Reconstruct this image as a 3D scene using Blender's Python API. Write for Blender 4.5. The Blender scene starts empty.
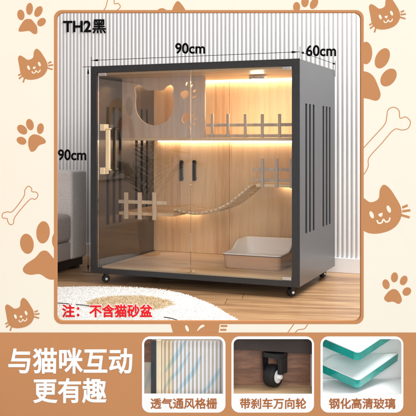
import bpy, bmesh, math, random
from mathutils import Vector, Matrix
random.seed(7)
S = bpy.context.scene
COL = S.collection
PI = math.pi
F = 867.0; CX = 162.0; HY = 138.5; CAMZ = 0.61        # solved from the photo's vanishing geometry
YB = 2.601                                            # front face of the printed display board
YAW = math.radians(23.9); CA, SA = math.cos(YAW), math.sin(YAW)
FLX, FLY = -0.299, 3.655                              # front left corner of the cabinet

# ---------------------------------------------------------------- materials
def newmat(name):
    m = bpy.data.materials.new(name); m.use_nodes = True
    nt = m.node_tree
    return m, nt, nt.nodes['Principled BSDF']
def plain(name, col, rough=0.6, spec=0.5, metal=0.0, var=0.06, scale=30, bump=0.0, coat=0.0):
    m, nt, b = newmat(name)
    n = nt.nodes.new('ShaderNodeTexNoise'); n.inputs['Scale'].default_value = scale; n.inputs['Detail'].default_value = 5
    tc = nt.nodes.new('ShaderNodeTexCoord'); nt.links.new(tc.outputs['Object'], n.inputs['Vector'])
    r = nt.nodes.new('ShaderNodeValToRGB')
    a = [max(0, c*(1-var)) for c in col]; z = [min(1, c*(1+var)) for c in col]
    r.color_ramp.elements[0].position = .3; r.color_ramp.elements[1].position = .7
    r.color_ramp.elements[0].color = (*a, 1); r.color_ramp.elements[1].color = (*z, 1)
    nt.links.new(n.outputs['Fac'], r.inputs['Fac']); nt.links.new(r.outputs['Color'], b.inputs['Base Color'])
    b.inputs['Roughness'].default_value = rough; b.inputs['Specular IOR Level'].default_value = spec
    b.inputs['Metallic'].default_value = metal; b.inputs['Coat Weight'].default_value = coat
    if bump:
        bp = nt.nodes.new('ShaderNodeBump'); bp.inputs['Strength'].default_value = bump; bp.inputs['Distance'].default_value = .002
        nt.links.new(n.outputs['Fac'], bp.inputs['Height']); nt.links.new(bp.outputs['Normal'], b.inputs['Normal'])
    return m
def wood(name, c1, c2, stretch=(14, 14, 1.0), scale=3.0, rough=0.45, lam=None, bump=.15, c3=None):
    """long-grain wood; lam=(axis, width) gives glued staves of slightly different tone"""
    m, nt, b = newmat(name); L = nt.links.new
    tc = nt.nodes.new('ShaderNodeTexCoord')
    mp = nt.nodes.new('ShaderNodeMapping'); mp.inputs['Scale'].default_value = stretch
    L(tc.outputs['Object'], mp.inputs['Vector'])
    vec = mp.outputs['Vector']; stave = None
    if lam:
        sx = nt.nodes.new('ShaderNodeSeparateXYZ'); L(tc.outputs['Object'], sx.inputs[0])
        d = nt.nodes.new('ShaderNodeMath'); d.operation = 'DIVIDE'; L(sx.outputs[lam[0]], d.inputs[0]); d.inputs[1].default_value = lam[1]
        fl = nt.nodes.new('ShaderNodeMath'); fl.operation = 'FLOOR'; L(d.outputs[0], fl.inputs[0])
        wn = nt.nodes.new('ShaderNodeTexWhiteNoise'); wn.noise_dimensions = '1D'; L(fl.outputs[0], wn.inputs['W'])
        stave = wn.outputs['Value']
        ad = nt.nodes.new('ShaderNodeVectorMath'); ad.operation = 'MULTIPLY_ADD'
        L(wn.outputs['Color'], ad.inputs[0]); ad.inputs[1].default_value = (9, 9, 9); L(vec, ad.inputs[2]); vec = ad.outputs[0]
    n1 = nt.nodes.new('ShaderNodeTexNoise'); n1.inputs['Scale'].default_value = scale; n1.inputs['Detail'].default_value = 6; n1.inputs['Distortion'].default_value = .6
    n2 = nt.nodes.new('ShaderNodeTexNoise'); n2.inputs['Scale'].default_value = scale*7; n2.inputs['Detail'].default_value = 4
    L(vec, n1.inputs['Vector']); L(vec, n2.inputs['Vector'])
    mx = nt.nodes.new('ShaderNodeMath'); mx.operation = 'MULTIPLY_ADD'
    L(n2.outputs['Fac'], mx.inputs[0]); mx.inputs[1].default_value = .35; L(n1.outputs['Fac'], mx.inputs[2])
    src = mx.outputs[0]
    if stave:
        m2 = nt.nodes.new('ShaderNodeMath'); m2.operation = 'MULTIPLY_ADD'; L(stave, m2.inputs[0]); m2.inputs[1].default_value = .28; L(src, m2.inputs[2])
        m3 = nt.nodes.new('ShaderNodeMath'); m3.operation = 'SUBTRACT'; L(m2.outputs[0], m3.inputs[0]); m3.inputs[1].default_value = .14; src = m3.outputs[0]
    r = nt.nodes.new('ShaderNodeValToRGB'); e = r.color_ramp.elements
    e[0].position = .42; e[0].color = (*c1, 1); e[1].position = .88; e[1].color = (*c2, 1)
    if c3: q = e.new(.62); q.color = (*c3, 1)
    L(src, r.inputs['Fac']); L(r.outputs['Color'], b.inputs['Base Color'])
    b.inputs['Roughness'].default_value = rough
    bp = nt.nodes.new('ShaderNodeBump'); bp.inputs['Strength'].default_value = bump; bp.inputs['Distance'].default_value = .001
    L(n2.outputs['Fac'], bp.inputs['Height']); L(bp.outputs['Normal'], b.inputs['Normal'])
    return m
def emit(name, col, s):
    m, nt, b = newmat(name)
    b.inputs['Base Color'].default_value = (.8, .8, .8, 1)
    b.inputs['Emission Color'].default_value = (*col, 1); b.inputs['Emission Strength'].default_value = s
    return m
def glassmat(name, tint, ior=1.5, boost=1.0, rough=0.0):
    m, nt, b = newmat(name); nt.nodes.remove(b)
    out = nt.nodes['Material Output']
    t = nt.nodes.new('ShaderNodeBsdfTransparent'); t.inputs['Color'].default_value = (*tint, 1)
    g = nt.nodes.new('ShaderNodeBsdfGlossy'); g.inputs['Roughness'].default_value = rough
    f = nt.nodes.new('ShaderNodeFresnel'); f.inputs['IOR'].default_value = ior
    mu = nt.nodes.new('ShaderNodeMath'); mu.operation = 'MULTIPLY'; mu.use_clamp = True
    mu.inputs[1].default_value = boost; nt.links.new(f.outputs[0], mu.inputs[0])
    mx = nt.nodes.new('ShaderNodeMixShader'); nt.links.new(mu.outputs[0], mx.inputs[0])
    nt.links.new(t.outputs[0], mx.inputs[1]); nt.links.new(g.outputs[0], mx.inputs[2]); nt.links.new(mx.outputs[0], out.inputs['Surface'])
    return m

M = {}
M['cream'] = plain('cream_print', (.90, .83, .70), .8, .15, var=.004)
M['brown'] = plain('brown_print', (.560, .255, .108), .8, .12, var=.01)
M['band'] = plain('brown_band_print', (.560, .255, .108), .8, .12, var=.01)
M['card'] = plain('white_card', (.93, .92, .91), .7, .15, var=.003)
M['letter_white'] = plain('white_letter', (.93, .93, .92), .6, .2, var=.003)
M['letter_brown'] = plain('rust_letter', (.42, .13, .035), .7, .2, var=.01)
M['letter_black'] = plain('black_letter', (.006, .006, .007), .8, .05, var=.01)
M['letter_red'] = plain('red_letter', (.78, .006, .012), .6, .2, var=.01)
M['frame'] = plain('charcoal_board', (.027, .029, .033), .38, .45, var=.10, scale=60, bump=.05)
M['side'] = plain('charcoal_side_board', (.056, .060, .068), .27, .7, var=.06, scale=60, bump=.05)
M['oak'] = wood('light_oak', (.70, .45, .25), (.89, .68, .44), lam=('X', .085), c3=(.81, .58, .36))
M['oak_floor'] = wood('light_oak_floor', (.68, .48, .28), (.86, .68, .45), stretch=(1.2, 16, 16), lam=('Y', .07), c3=(.78, .58, .36))
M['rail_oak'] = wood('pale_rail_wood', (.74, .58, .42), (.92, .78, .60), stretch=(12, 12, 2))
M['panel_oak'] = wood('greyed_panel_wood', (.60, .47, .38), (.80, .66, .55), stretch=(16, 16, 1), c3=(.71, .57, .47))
M['rail_grey'] = wood('reflection_grey_rail_wood', (.46, .375, .31), (.64, .54, .45), stretch=(12, 12, 2))  # greyish glass reflection over the fences put into the wood colour
M['rope'] = plain('rope', (.62, .50, .35), .9, .1, var=.2, scale=300, bump=.5)
M['black'] = plain('black_metal', (.012, .012, .013), .35, .5, var=.1)
M['rubber'] = plain('black_rubber', (.014, .014, .015), .6, .4, var=.15, scale=80, bump=.1)
M['steel'] = plain('brushed_steel', (.62, .62, .63), .25, .5, metal=1, var=.05)
M['nylon'] = plain('white_nylon', (.86, .86, .86), .3, .5, var=.01)
M['gold'] = plain('pale_brass', (.86, .68, .44), .38, .5, metal=.25, var=.04)
M['glass'] = glassmat('door_glass', (.97, .96, .95), 1.5, .9)
M['glass_tint'] = glassmat('smoked_door_glass', (.955, .94, .93), 1.5, 1.55)
M['led'] = emit('warm_led', (1, .79, .56), 15)
M['lamp'] = emit('lamp_lens', (1, .84, .66), 420)
M['tray'] = plain('tan_tray_plastic', (.60, .39, .26), .18, .55, var=.04, scale=8, coat=.4)
M['tray_in'] = plain('white_tray_plastic', (.93, .92, .92), .3, .5, var=.01)
M['tray_rim'] = plain('rim_plastic', (.10, .07, .055), .3, .5, var=.02)
M['sofa'] = plain('grey_fabric', (.54, .47, .44), .95, .2, var=.14, scale=220, bump=.5)
M['sofa2'] = plain('pale_grey_fabric', (.74, .70, .675), .95, .2, var=.12, scale=220, bump=.5)
M['wall'] = plain('white_ribbed_paint', (.77, .77, .775), .55, .35, var=.03, scale=3, bump=.03)
M['base'] = plain('white_skirting', (.84, .84, .85), .45, .4, var=.02)
M['sidewall'] = plain('taupe_plaster', (.44, .345, .30), .9, .2, var=.08, scale=4, bump=.1)
M['leaf'] = plain('palm_leaf', (.022, .028, .014), .5, .4, var=.35, scale=12)
M['pot'] = plain('clay_pot', (.35, .25, .19), .8, .3, var=.15, scale=14, bump=.2)
M['soil'] = plain('soil', (.03, .02, .014), .95, .1, var=.3, scale=60, bump=.8)
M['paper'] = plain('print_paper', (.62, .50, .42), .8, .2, var=.03)
M['print_dark'] = plain('print_dark_brown', (.035, .022, .018), .8, .2)
M['print_rust'] = plain('print_rust', (.42, .15, .06), .8, .2)
M['print_ochre'] = plain('print_ochre', (.58, .33, .13), .8, .2)
M['teal'] = plain('teal_glass_edge', (.01, .38, .33), .12, .7, var=.25, scale=18, coat=.5)
M['plate'] = plain('pale_glass_face', (.86, .93, .94), .05, .6, var=.02, scale=6, coat=.6)
M['inset_umber'] = plain('umber_casing', (.11, .06, .042), .7, .3, var=.2, scale=30)
M['inset_white'] = plain('inset_white', (.93, .935, .95), .7, .2, var=.01)
M['slat_white'] = plain('slat_white', (.86, .86, .87), .5, .3, var=.01)
M['slat_cream'] = plain('slat_cream', (.85, .72, .52), .5, .3, var=.05)
M['inset_dark'] = plain('dark_umber_board', (.045, .032, .028), .6, .3, var=.15, scale=20)
M['inset_brown'] = wood('umber_wood', (.10, .045, .028), (.30, .145, .085), stretch=(2, 12, 12), scale=5, c3=(.18, .085, .05))
M['inset_floor'] = wood('honey_inset_floor', (.42, .27, .14), (.66, .46, .27), stretch=(2, 18, 12), scale=5)
M['arrow'] = glassmat('air_arrow_film', (.86, .95, .99), 1.3, .5, .3)

# parquet floor
def floor_mat():
    m, nt, b = newmat('plank_floor'); L = nt.links.new
    tc = nt.nodes.new('ShaderNodeTexCoord')
    mp = nt.nodes.new('ShaderNodeMapping'); mp.inputs['Rotation'].default_value = (0, 0, math.radians(9)); L(tc.outputs['Object'], mp.inputs['Vector'])
    br = nt.nodes.new('ShaderNodeTexBrick'); 
    sx = nt.nodes.new('ShaderNodeSeparateXYZ'); L(mp.outputs[0], sx.inputs[0])
    def mth(op, a, b_=None):
        q = nt.nodes.new('ShaderNodeMath'); q.operation = op
        for i_, v_ in enumerate((a, b_)):
            if v_ is None: continue
            if isinstance(v_, (int, float)): q.inputs[i_].default_value = v_
            else: L(v_, q.inputs[i_])
        return q.outputs[0]
    row = mth('FLOOR', mth('DIVIDE', sx.outputs['Y'], .118))
    wn = nt.nodes.new('ShaderNodeTexWhiteNoise'); wn.noise_dimensions = '1D'; L(row, wn.inputs['W'])
    cx = nt.nodes.new('ShaderNodeCombineXYZ'); L(mth('ADD', sx.outputs['X'], mth('MULTIPLY', wn.outputs['Value'], 1.1)), cx.inputs['X']); L(sx.outputs['Y'], cx.inputs['Y'])
    L(cx.outputs[0], br.inputs['Vector'])
    br.inputs['Scale'].default_value = 1; br.inputs['Brick Width'].default_value = 1.1; br.inputs['Row Height'].default_value = .118
    br.inputs['Mortar Size'].default_value = .0012; br.inputs['Mortar Smooth'].default_value = .3; br.offset = 0
    br.inputs['Color1'].default_value = (0, 0, 0, 1); br.inputs['Color2'].default_value = (1, 1, 1, 1); br.inputs['Mortar'].default_value = (.5, .5, .5, 1)
    m2 = nt.nodes.new('ShaderNodeMapping'); m2.inputs['Scale'].default_value = (1.1, 9, 1); L(mp.outputs[0], m2.inputs['Vector'])
    ad = nt.nodes.new('ShaderNodeVectorMath'); ad.operation = 'MULTIPLY_ADD'; L(br.outputs['Color'], ad.inputs[0]); ad.inputs[1].default_value = (7, 5, 3); L(m2.outputs[0], ad.inputs[2])
    n1 = nt.nodes.new('ShaderNodeTexNoise'); n1.inputs['Scale'].default_value = 2.6; n1.inputs['Detail'].default_value = 7; n1.inputs['Distortion'].default_value = .9; L(ad.outputs[0], n1.inputs['Vector'])
    n2 = nt.nodes.new('ShaderNodeTexNoise'); n2.inputs['Scale'].default_value = 18; n2.inputs['Detail'].default_value = 4; L(ad.outputs[0], n2.inputs['Vector'])
    s = nt.nodes.new('ShaderNodeMath'); s.operation = 'MULTIPLY_ADD'; L(n2.outputs['Fac'], s.inputs[0]); s.inputs[1].default_value = .3; L(n1.outputs['Fac'], s.inputs[2])
    s2 = nt.nodes.new('ShaderNodeMath'); s2.operation = 'MULTIPLY_ADD'; L(br.outputs['Color'], s2.inputs[0]); s2.inputs[1].default_value = .22; L(s.outputs[0], s2.inputs[2])
    r = nt.nodes.new('ShaderNodeValToRGB'); e = r.color_ramp.elements
    e[0].position = .42; e[0].color = (.21, .10, .046, 1); e[1].position = 1; e[1].color = (.62, .39, .205, 1)
    q = e.new(.7); q.color = (.43, .24, .115, 1)
    L(s2.outputs[0], r.inputs['Fac'])
    dk = nt.nodes.new('ShaderNodeMix'); dk.data_type = 'RGBA'; L(br.outputs['Fac'], dk.inputs[0]); L(r.outputs['Color'], dk.inputs[6]); dk.inputs[7].default_value = (.10, .05, .025, 1)
    L(dk.outputs[2], b.inputs['Base Color'])
    b.inputs['Roughness'].default_value = .34
    bp = nt.nodes.new('ShaderNodeBump'); bp.inputs['Strength'].default_value = .12; bp.inputs['Distance'].default_value = .001
    L(n2.outputs['Fac'], bp.inputs['Height']); L(bp.outputs['Normal'], b.inputs['Normal'])
    return m
M['floor'] = floor_mat()

def rug_mat():
    m, nt, b = newmat('shaggy_rug'); L = nt.links.new
    tc = nt.nodes.new('ShaderNodeTexCoord')
    n = nt.nodes.new('ShaderNodeTexNoise'); n.inputs['Scale'].default_value = 22; n.inputs['Detail'].default_value = 3; L(tc.outputs['Object'], n.inputs['Vector'])
    d = nt.nodes.new('ShaderNodeVectorMath'); d.operation = 'DISTANCE'; L(tc.outputs['Object'], d.inputs[0]); d.inputs[1].default_value = (-.118, 3.13, .02)
    s = nt.nodes.new('ShaderNodeMath'); s.operation = 'MULTIPLY_ADD'; L(n.outputs['Fac'], s.inputs[0]); s.inputs[1].default_value = .05; L(d.outputs['Value'], s.inputs[2])
    r = nt.nodes.new('ShaderNodeValToRGB'); e = r.color_ramp.elements
    e[0].position = .172; e[0].color = (.74, .61, .42, 1); e[1].position = .19; e[1].color = (.93, .92, .90, 1)
    L(s.outputs[0], r.inputs['Fac']); L(r.outputs['Color'], b.inputs['Base Color'])
    b.inputs['Roughness'].default_value = 1; b.inputs['Specular IOR Level'].default_value = .05
    return m
M['rug'] = rug_mat()

# ---------------------------------------------------------------- object helpers
def link(name, me, mat=None, parent=None, bevel=0.0, smooth=False, seg=2):
    o = bpy.data.objects.new(name, me); COL.objects.link(o)
    if mat:
        me.materials.clear(); me.materials.append(M[mat])
    if parent: o.parent = parent
    if smooth:
        for p in me.polygons: p.use_smooth = True
    if bevel:
        b = o.modifiers.new('bevel', 'BEVEL'); b.width = bevel; b.segments = seg; b.limit_method = 'ANGLE'; b.angle_limit = .6
        b.harden_normals = False
    return o
def tag(o, label=None, cat=None, group=None, kind=None):
    if label: o['label'] = label
    if cat: o['category'] = cat
    if group: o['group'] = group
    if kind: o['kind'] = kind
    return o
def empty(name, loc, rz=0.0, **k):
    o = bpy.data.objects.new(name, None); COL.objects.link(o); o.location = loc; o.rotation_euler = (0, 0, rz); o.empty_display_size = .05
    return tag(o, **k)
def bm_box(bm, x0, x1, y0, y1, z0, z1, mat=None):
    vs = [bm.verts.new(p) for p in ((x0, y0, z0), (x1, y0, z0), (x1, y1, z0), (x0, y1, z0), (x0, y0, z1), (x1, y0, z1), (x1, y1, z1), (x0, y1, z1))]
    if mat is not None:
        for v in vs: v.co = mat @ v.co
    for f in ((0, 3, 2, 1), (4, 5, 6, 7), (0, 1, 5, 4), (1, 2, 6, 5), (2, 3, 7, 6), (3, 0, 4, 7)): bm.faces.new([vs[i] for i in f])
def done(bm, name='m'):
    me = bpy.data.meshes.new(name); bm.normal_update(); bm.to_mesh(me); bm.free(); return me
def box(name, x0, x1, y0, y1, z0, z1, mat, parent=None, bevel=0.0, seg=2, smooth=False):
    bm = bmesh.new(); bm_box(bm, x0, x1, y0, y1, z0, z1); return link(name, done(bm), mat, parent, bevel, smooth, seg)
def boxes(name, lst, mat, parent=None, bevel=0.0):
    bm = bmesh.new()
    for b in lst: bm_box(bm, *b)
    return link(name, done(bm), mat, parent, bevel)
def bm_tube(bm, pts, r, seg=8, cap=True):
    pts = [Vector(p) for p in pts]; rings = []; n = len(pts); prev = None
    for i, p in enumerate(pts):
        t = (pts[min(i+1, n-1)] - pts[max(i-1, 0)]).normalized()
        a = prev if prev else (Vector((0, 0, 1)) if abs(t.z) < .9 else Vector((1, 0, 0)))
        u = (a - t*a.dot(t)).normalized(); w = t.cross(u); prev = u
        rr = r[i] if isinstance(r, (list, tuple)) else r
        rings.append([bm.verts.new(p + (u*math.cos(2*PI*k/seg) + w*math.sin(2*PI*k/seg))*rr) for k in range(seg)])
    for a, b in zip(rings, rings[1:]):
        for k in range(seg): bm.faces.new((a[k], a[(k+1) % seg], b[(k+1) % seg], b[k]))
    if cap: bm.faces.new(rings[0][::-1]); bm.faces.new(rings[-1])
def tube(name, pts, r, mat, parent=None, seg=8):
    bm = bmesh.new(); bm_tube(bm, pts, r, seg); return link(name, done(bm), mat, parent, 0, True)
def lathe(name, prof, mat, parent=None, M4=None, seg=40, smooth=True):
    bm = bmesh.new(); rings = []
    for r, z in prof: rings.append([bm.verts.new((r*math.cos(2*PI*k/seg), r*math.sin(2*PI*k/seg), z)) for k in range(seg)])
    for a, b in zip(rings, rings[1:]):
        for k in range(seg): bm.faces.new((a[k], a[(k+1) % seg], b[(k+1) % seg], b[k]))
    bm.faces.new(rings[0][::-1]); bm.faces.new(rings[-1])
    if M4 is not None: bmesh.ops.transform(bm, matrix=M4, verts=bm.verts)
    o = link(name, done(bm), mat, parent, 0, smooth)
    if smooth:
        e = o.modifiers.new('split', 'EDGE_SPLIT'); e.split_angle = .7
    return o
def smooth(pts, n=6, closed=True):
    out = []; N = len(pts)
    rng = range(N) if closed else range(N-1)
    g = (lambda i: pts[i % N]) if closed else (lambda i: pts[max(0, min(N-1, i))])
    for i in rng:
        p0, p1, p2, p3 = g(i-1), g(i), g(i+1), g(i+2)
        for k in range(n):
            t = k/n
            out.append(tuple(.5*((2*b) + (-a+c)*t + (2*a-5*b+4*c-d)*t*t + (-a+3*b-3*c+d)*t**3) for a, b, c, d in zip(p0, p1, p2, p3)))
    if not closed: out.append(tuple(pts[-1]))
    return out
def ell(cx, cy, rx, ry, rot=0, n=32):
    c, s = math.cos(math.radians(rot)), math.sin(math.radians(rot))
    return [(cx + rx*math.cos(2*PI*k/n)*c - ry*math.sin(2*PI*k/n)*s, cy + rx*math.cos(2*PI*k/n)*s + ry*math.sin(2*PI*k/n)*c) for k in range(n)]
def rrect(x0, y0, x1, y1, r, n=8):
    out = []
    for cx, cy, a0 in ((x1-r, y0+r, -90), (x1-r, y1-r, 0), (x0+r, y1-r, 90), (x0+r, y0+r, 180)):
        for k in range(n+1):
            a = math.radians(a0+90*k/n); out.append((cx+r*math.cos(a), cy+r*math.sin(a)))
    return out
def plate_mesh(loops, half, y):
    """flat plate in the XZ plane with holes (even-odd), thickness 2*half about y"""
    cu = bpy.data.curves.new('c', 'CURVE'); cu.dimensions = '2D'; cu.fill_mode = 'BOTH'; cu.extrude = half
    for lp in loops:
        q = [lp[0]]
        for p in lp[1:]:
            if (p[0]-q[-1][0])**2 + (p[1]-q[-1][1])**2 > 1e-10: q.append(p)
        sp = cu.splines.new('POLY'); sp.points.add(len(q)-1); sp.use_cyclic_u = True
        for i, p in enumerate(q): sp.points[i].co = (p[0], p[1], 0, 1)
    ob = bpy.data.objects.new('c', cu); COL.objects.link(ob); bpy.context.view_layer.update()
    me = bpy.data.meshes.new_from_object(ob.evaluated_get(bpy.context.evaluated_depsgraph_get()))
    bpy.data.objects.remove(ob); bpy.data.curves.remove(cu)
    for v in me.vertices: v.co = (v.co.x, y - v.co.z, v.co.y)
    return me
def plate(name, loops, half, y, mat, parent=None): return link(name, plate_mesh(loops, half, y), mat, parent)
def BP(p): return ((p[0]-CX)*.003, CAMZ + (HY-p[1])*.003)          # design units of the board -> metres on the board
def bl(loop): return [BP(p) for p in loop]
def stroke(pts, w):
    """closed outline of a thin stroke along pts"""
    L, R = [], []; n = len(pts)
    for i in range(n):
        a, b = pts[max(0, i-1)], pts[min(n-1, i+1)]
        dx, dy = b[0]-a[0], b[1]-a[1]; l = math.hypot(dx, dy) or 1
        nx, ny = -dy/l*w/2, dx/l*w/2
        L.append((pts[i][0]+nx, pts[i][1]+ny)); R.append((pts[i][0]-nx, pts[i][1]-ny))
    return L + R[::-1]
def text_mesh(body, x0, x1, z0, z1, y, depth, weight, grow=0.0):
    """lettering fitted into x0..x1 / z0..z1, front face at y-depth"""
    cu = bpy.data.curves.new('t', 'FONT'); cu.body = body; cu.extrude = .03; cu.bevel_depth = weight; cu.bevel_resolution = 1; cu.resolution_u = 4
    ob = bpy.data.objects.new('t', cu); COL.objects.link(ob); bpy.context.view_layer.update()
    me = bpy.data.meshes.new_from_object(ob.evaluated_get(bpy.context.evaluated_depsgraph_get()))
    bpy.data.objects.remove(ob); bpy.data.curves.remove(cu)
    xs = [v.co.x for v in me.vertices]; ys = [v.co.y for v in me.vertices]; zs = [v.co.z for v in me.vertices]
    ax, bx, ay, by, az, bz = min(xs), max(xs), min(ys), max(ys), min(zs), max(zs)
    for v in me.vertices:
        v.co = (x0 + (v.co.x-ax)/(bx-ax)*(x1-x0), y - (v.co.z-az)/(bz-az)*depth, z0 + (v.co.y-ay)/(by-ay)*(z1-z0))
    return me
def btext(name, body, px0, py0, px1, py1, mat, parent, weight=.03, depth=.002, y=None):
    x0, z1 = BP((px0, py0)); x1, z0 = BP((px1, py1))
    return link(name, text_mesh(body, x0, x1, z0, z1, YB-.0005 if y is None else y, depth, weight), mat, parent)
def cab(px, py, v):
    r = (px-CX)/F
    u = (r*(-FLY*-1 + CA*v) - FLX - SA*v)/(CA + SA*r)
    Y = FLY - SA*u + CA*v
    return u, CAMZ - (py-HY)*Y/F
CABROT = -YAW

# ---------------------------------------------------------------- the printed display board
board = empty('display_board', (0, 0, 0), label='cream and brown printed display board with cat faces and paw prints round a large window', cat='display board')
XL, XR, ZT, ZBm = -46, 462, -46, 462
WIN = (57, 12.6, 361, 321)
cards = [(142, 225.4), (231.3, 313.8), (320.3, 403)]
opens = [(144.2, 223), (233.5, 311.8), (322.5, 401)]
OY = (338.8, 393.4)
outer = [(XL, ZT), (XR, ZT), (XR, ZBm), (XL, ZBm)]
holes = [rrect(54.5, 10.6, 363, 323.5, 7)] + [rrect(a+1, 337.6, b-1, 410, 5) for a, b in cards]
plate('printed_panel', [bl(outer)] + [bl(h) for h in holes], .006, YB+.006, 'cream', board)
# brown lower band 
plate('headline_band', [bl([(XL, 332.5), (XR, 332.5), (XR, ZBm), (XL, ZBm)])] + [bl(h) for h in holes[1:]], .0005, YB-.0010, 'band', board)
plate('window_border', [bl(rrect(54, 10.1, 363.6, 324, 8)), bl(rrect(*WIN, 6.5))], .0074, YB+.006, 'brown', board)
PD = dict(half=.0004, y=YB-.0006)
def deco(name, loops, mat='brown', lo=None, hi=None, ylo=None, yhi=None, y=None, parent=None):
    out = []
    for l in loops:
        q = []
        for (a, b) in l:
            if lo is not None: a = max(a, lo)
            if hi is not None: a = min(a, hi)
            if ylo is not None: b = max(b, ylo)
            if yhi is not None: b = min(b, yhi)
            q.append((a, b))
        out.append(bl(q))
    return plate(name, out, .0004, YB-.0006 if y is None else y, mat, parent or board)
def cat(cx, cy, s, **k):
    T = lambda pts: [(cx+(x-140)/4.16*s, cy+(y-280)/4.16*s) for x, y in pts]
    face = smooth(T([(80, 275), (75, 242), (83, 231), (97, 237), (116, 249), (137, 240), (141, 216), (151, 203), (166, 212), (182, 235), (196, 262), (197, 287), (184, 311), (160, 326), (126, 332), (100, 325), (86, 305)]))
    f = deco('cat_face', [face], **k)
    fe = dict(mat='cream', y=YB-.00125, parent=f)
    deco('eye', [T(ell(119, 282, 5, 10, -22))], **fe); deco('eye', [T(ell(164, 267, 5, 10, -22))], **fe)
    deco('nose', [T(smooth([(136, 281), (148, 277), (144, 288)], 3))], **fe)
    deco('mouth', [T(stroke(smooth([(133, 296), (137, 304), (146, 302), (150, 294), (157, 301), (165, 297), (167, 289)], 5, False), 4))], **fe)
    for a, b in (((200, 263), (214, 257)), ((200, 273), (221, 270)), ((198, 283), (219, 289)), ((90, 306), (76, 314)), ((95, 314), (79, 328)), ((104, 320), (96, 343))):
        w = T(stroke([a, b], 6))
        if k.get('lo') and min(q[0] for q in w) < k['lo']+6: continue
        deco('whisker', [w], parent=f, y=YB-.0009-.0001)
    return f
cat(33.7, 67.3, 1.0); cat(385.4, 16.5, 1.05); cat(20.5, 316, .98, yhi=332.4); cat(379.5, 214, 1.58, lo=363.2)
def paw(toes, pad, **k):
    p = deco('paw_print', [smooth(pad)], **k)
    for t in toes: deco('toe', [ell(*t)], parent=p, **k)
Z = lambda pts, ox, oy, s: [(ox+x/s, oy+y/s) for x, y in pts]
TZ = lambda ts, ox, oy, s: [(ox+x/s, oy+y/s, a/s, b/s, r) for x, y, a, b, r in ts]
paw(TZ([(87, 62, 15, 22, -8), (123, 37, 14, 25, 4), (160, 48, 15, 24, 28), (173, 92, 15, 20, 48)], 0, 0, 4.16),
    Z([(78, 122), (86, 105), (104, 82), (128, 80), (142, 94), (154, 112), (154, 138), (140, 141), (122, 129), (96, 131), (80, 131)], 0, 0, 4.16))
paw(TZ([(66, 88, 12, 17, -48), (89, 73, 11, 17, -14), (120, 85, 10, 16, 8), (64, 121, 11, 15, -66)], 0, 100, 2.97),
    Z([(88, 110), (100, 102), (118, 106), (134, 118), (134, 128), (116, 135), (104, 150), (92, 153), (85, 138), (84, 122)], 0, 100, 2.97))
paw(TZ([(80, 130, 20, 30, -8), (128, 96, 20, 33, 4)], 0, 200, 2.97),
    Z([(68, 205), (78, 190), (104, 172), (122, 153), (140, 152), (158, 172), (175, 190), (175, 225), (160, 236), (142, 234), (118, 220), (92, 222), (74, 217)], 0, 200, 2.97), hi=54.3)
deco('toe', [ell(57.5, 240.5, 5.5, 9)], hi=54.3)
paw([(366, 53, 6.2, 11.2, 0), (382.3, 58.3, 6.6, 10.8, 26), (388.5, 77.5, 6.8, 10, 38)],
    [(355, 74), (365, 71.5), (373, 76), (378, 86), (380.5, 95), (377, 100.5), (369, 99), (355, 94)], lo=363.2)
paw(TZ([(130, 271, 9, 13, -14), (152, 253, 9, 13, 6), (176, 261, 9, 13, 26), (184, 290, 10, 12, 48)], 336, 180, 2.6),
    Z([(125, 308), (133, 294), (146, 284), (158, 286), (167, 298), (171, 313), (163, 322), (148, 316), (134, 317)], 336, 180, 2.6))
paw([(296.6, 7, 3.5, 5, 0), (305, 1.8, 3.7, 5.4, 6), (314, 3.6, 3.6, 5.8, 28)],
    [(302, 13), (306, 11.2), (312, 12), (316, 13)], yhi=10.6)
deco('cat_ear', [smooth([(172.5, 11), (174.5, 4.5), (177.5, 1.2), (181, 3.5), (185.5, 10.9), (180, 11.5)])], yhi=10.6)
deco('cat_ear', [smooth([(158, 11), (159, 9), (163, 8.3), (167, 10.8), (163, 11.5)])], yhi=10.6)
# cat peeking between window and band
cc = deco('cat_face', [[(170.5, 323.5), (219.8, 323.5), (218.5, 332.9), (173, 332.9)]])
deco('eye', [ell(187, 328.3, 1.5, 3.4, -22)], mat='cream', y=YB-.00125, parent=cc)
deco('eye', [smooth([(197, 331), (199.5, 326.5), (203, 324.5), (204.5, 326), (201, 328)], 4)], mat='cream', y=YB-.00125, parent=cc)
deco('whisker', [rrect(220.5, 325, 227.5, 327, .9, 4)], parent=cc); deco('whisker', [rrect(220, 328.8, 226.5, 330.8, .9, 4)], parent=cc)
def line(name, pts, ox, oy, s, closed=False, **k):
    p = smooth(Z(pts, ox, oy, s), 5, closed)
    if closed: p.append(p[0])
    return deco(name, [stroke(p, .75)], **k)
line('bone', [(38, 330), (70, 288), (74, 268), (84, 256), (94, 263), (95, 272), (108, 274), (113, 284), (104, 295), (88, 296), (46, 345), (40, 366), (30, 370), (23, 360), (21, 352), (8, 350), (8, 337), (22, 332)], 0, 100, 2.97, True)
line('bone', [(84, 254), (120, 214), (155, 175), (162, 152), (166, 129), (183, 119), (201, 129), (205, 154), (223, 150), (238, 166), (230, 187), (210, 192), (185, 191), (145, 236), (106, 280), (103, 308), (92, 330), (86, 335)], 336, 70, 3.2)
line('bone', [(45, 38), (54, 26), (62, -4)], 90, 0, 3.467); line('bone', [(76, 36), (92, 36), (105, 24), (98, 12), (85, 13), (84, -4)], 90, 0, 3.467)
line('bone', [(110, 148), (132, 117)], 256, 290, 3.467); line('bone', [(136, 148), (146, 138), (168, 134), (180, 117)], 256, 290, 3.467)
# headline
btext('headline_lettering', '与猫咪互动', 8.5, 347.5, 132.5, 373.8, 'letter_white', board, .026, .004, YB-.0016)
btext('headline_lettering', '更有趣', 33, 377.5, 107, 403.3, 'letter_white', board, .026, .004, YB-.0016)
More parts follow.
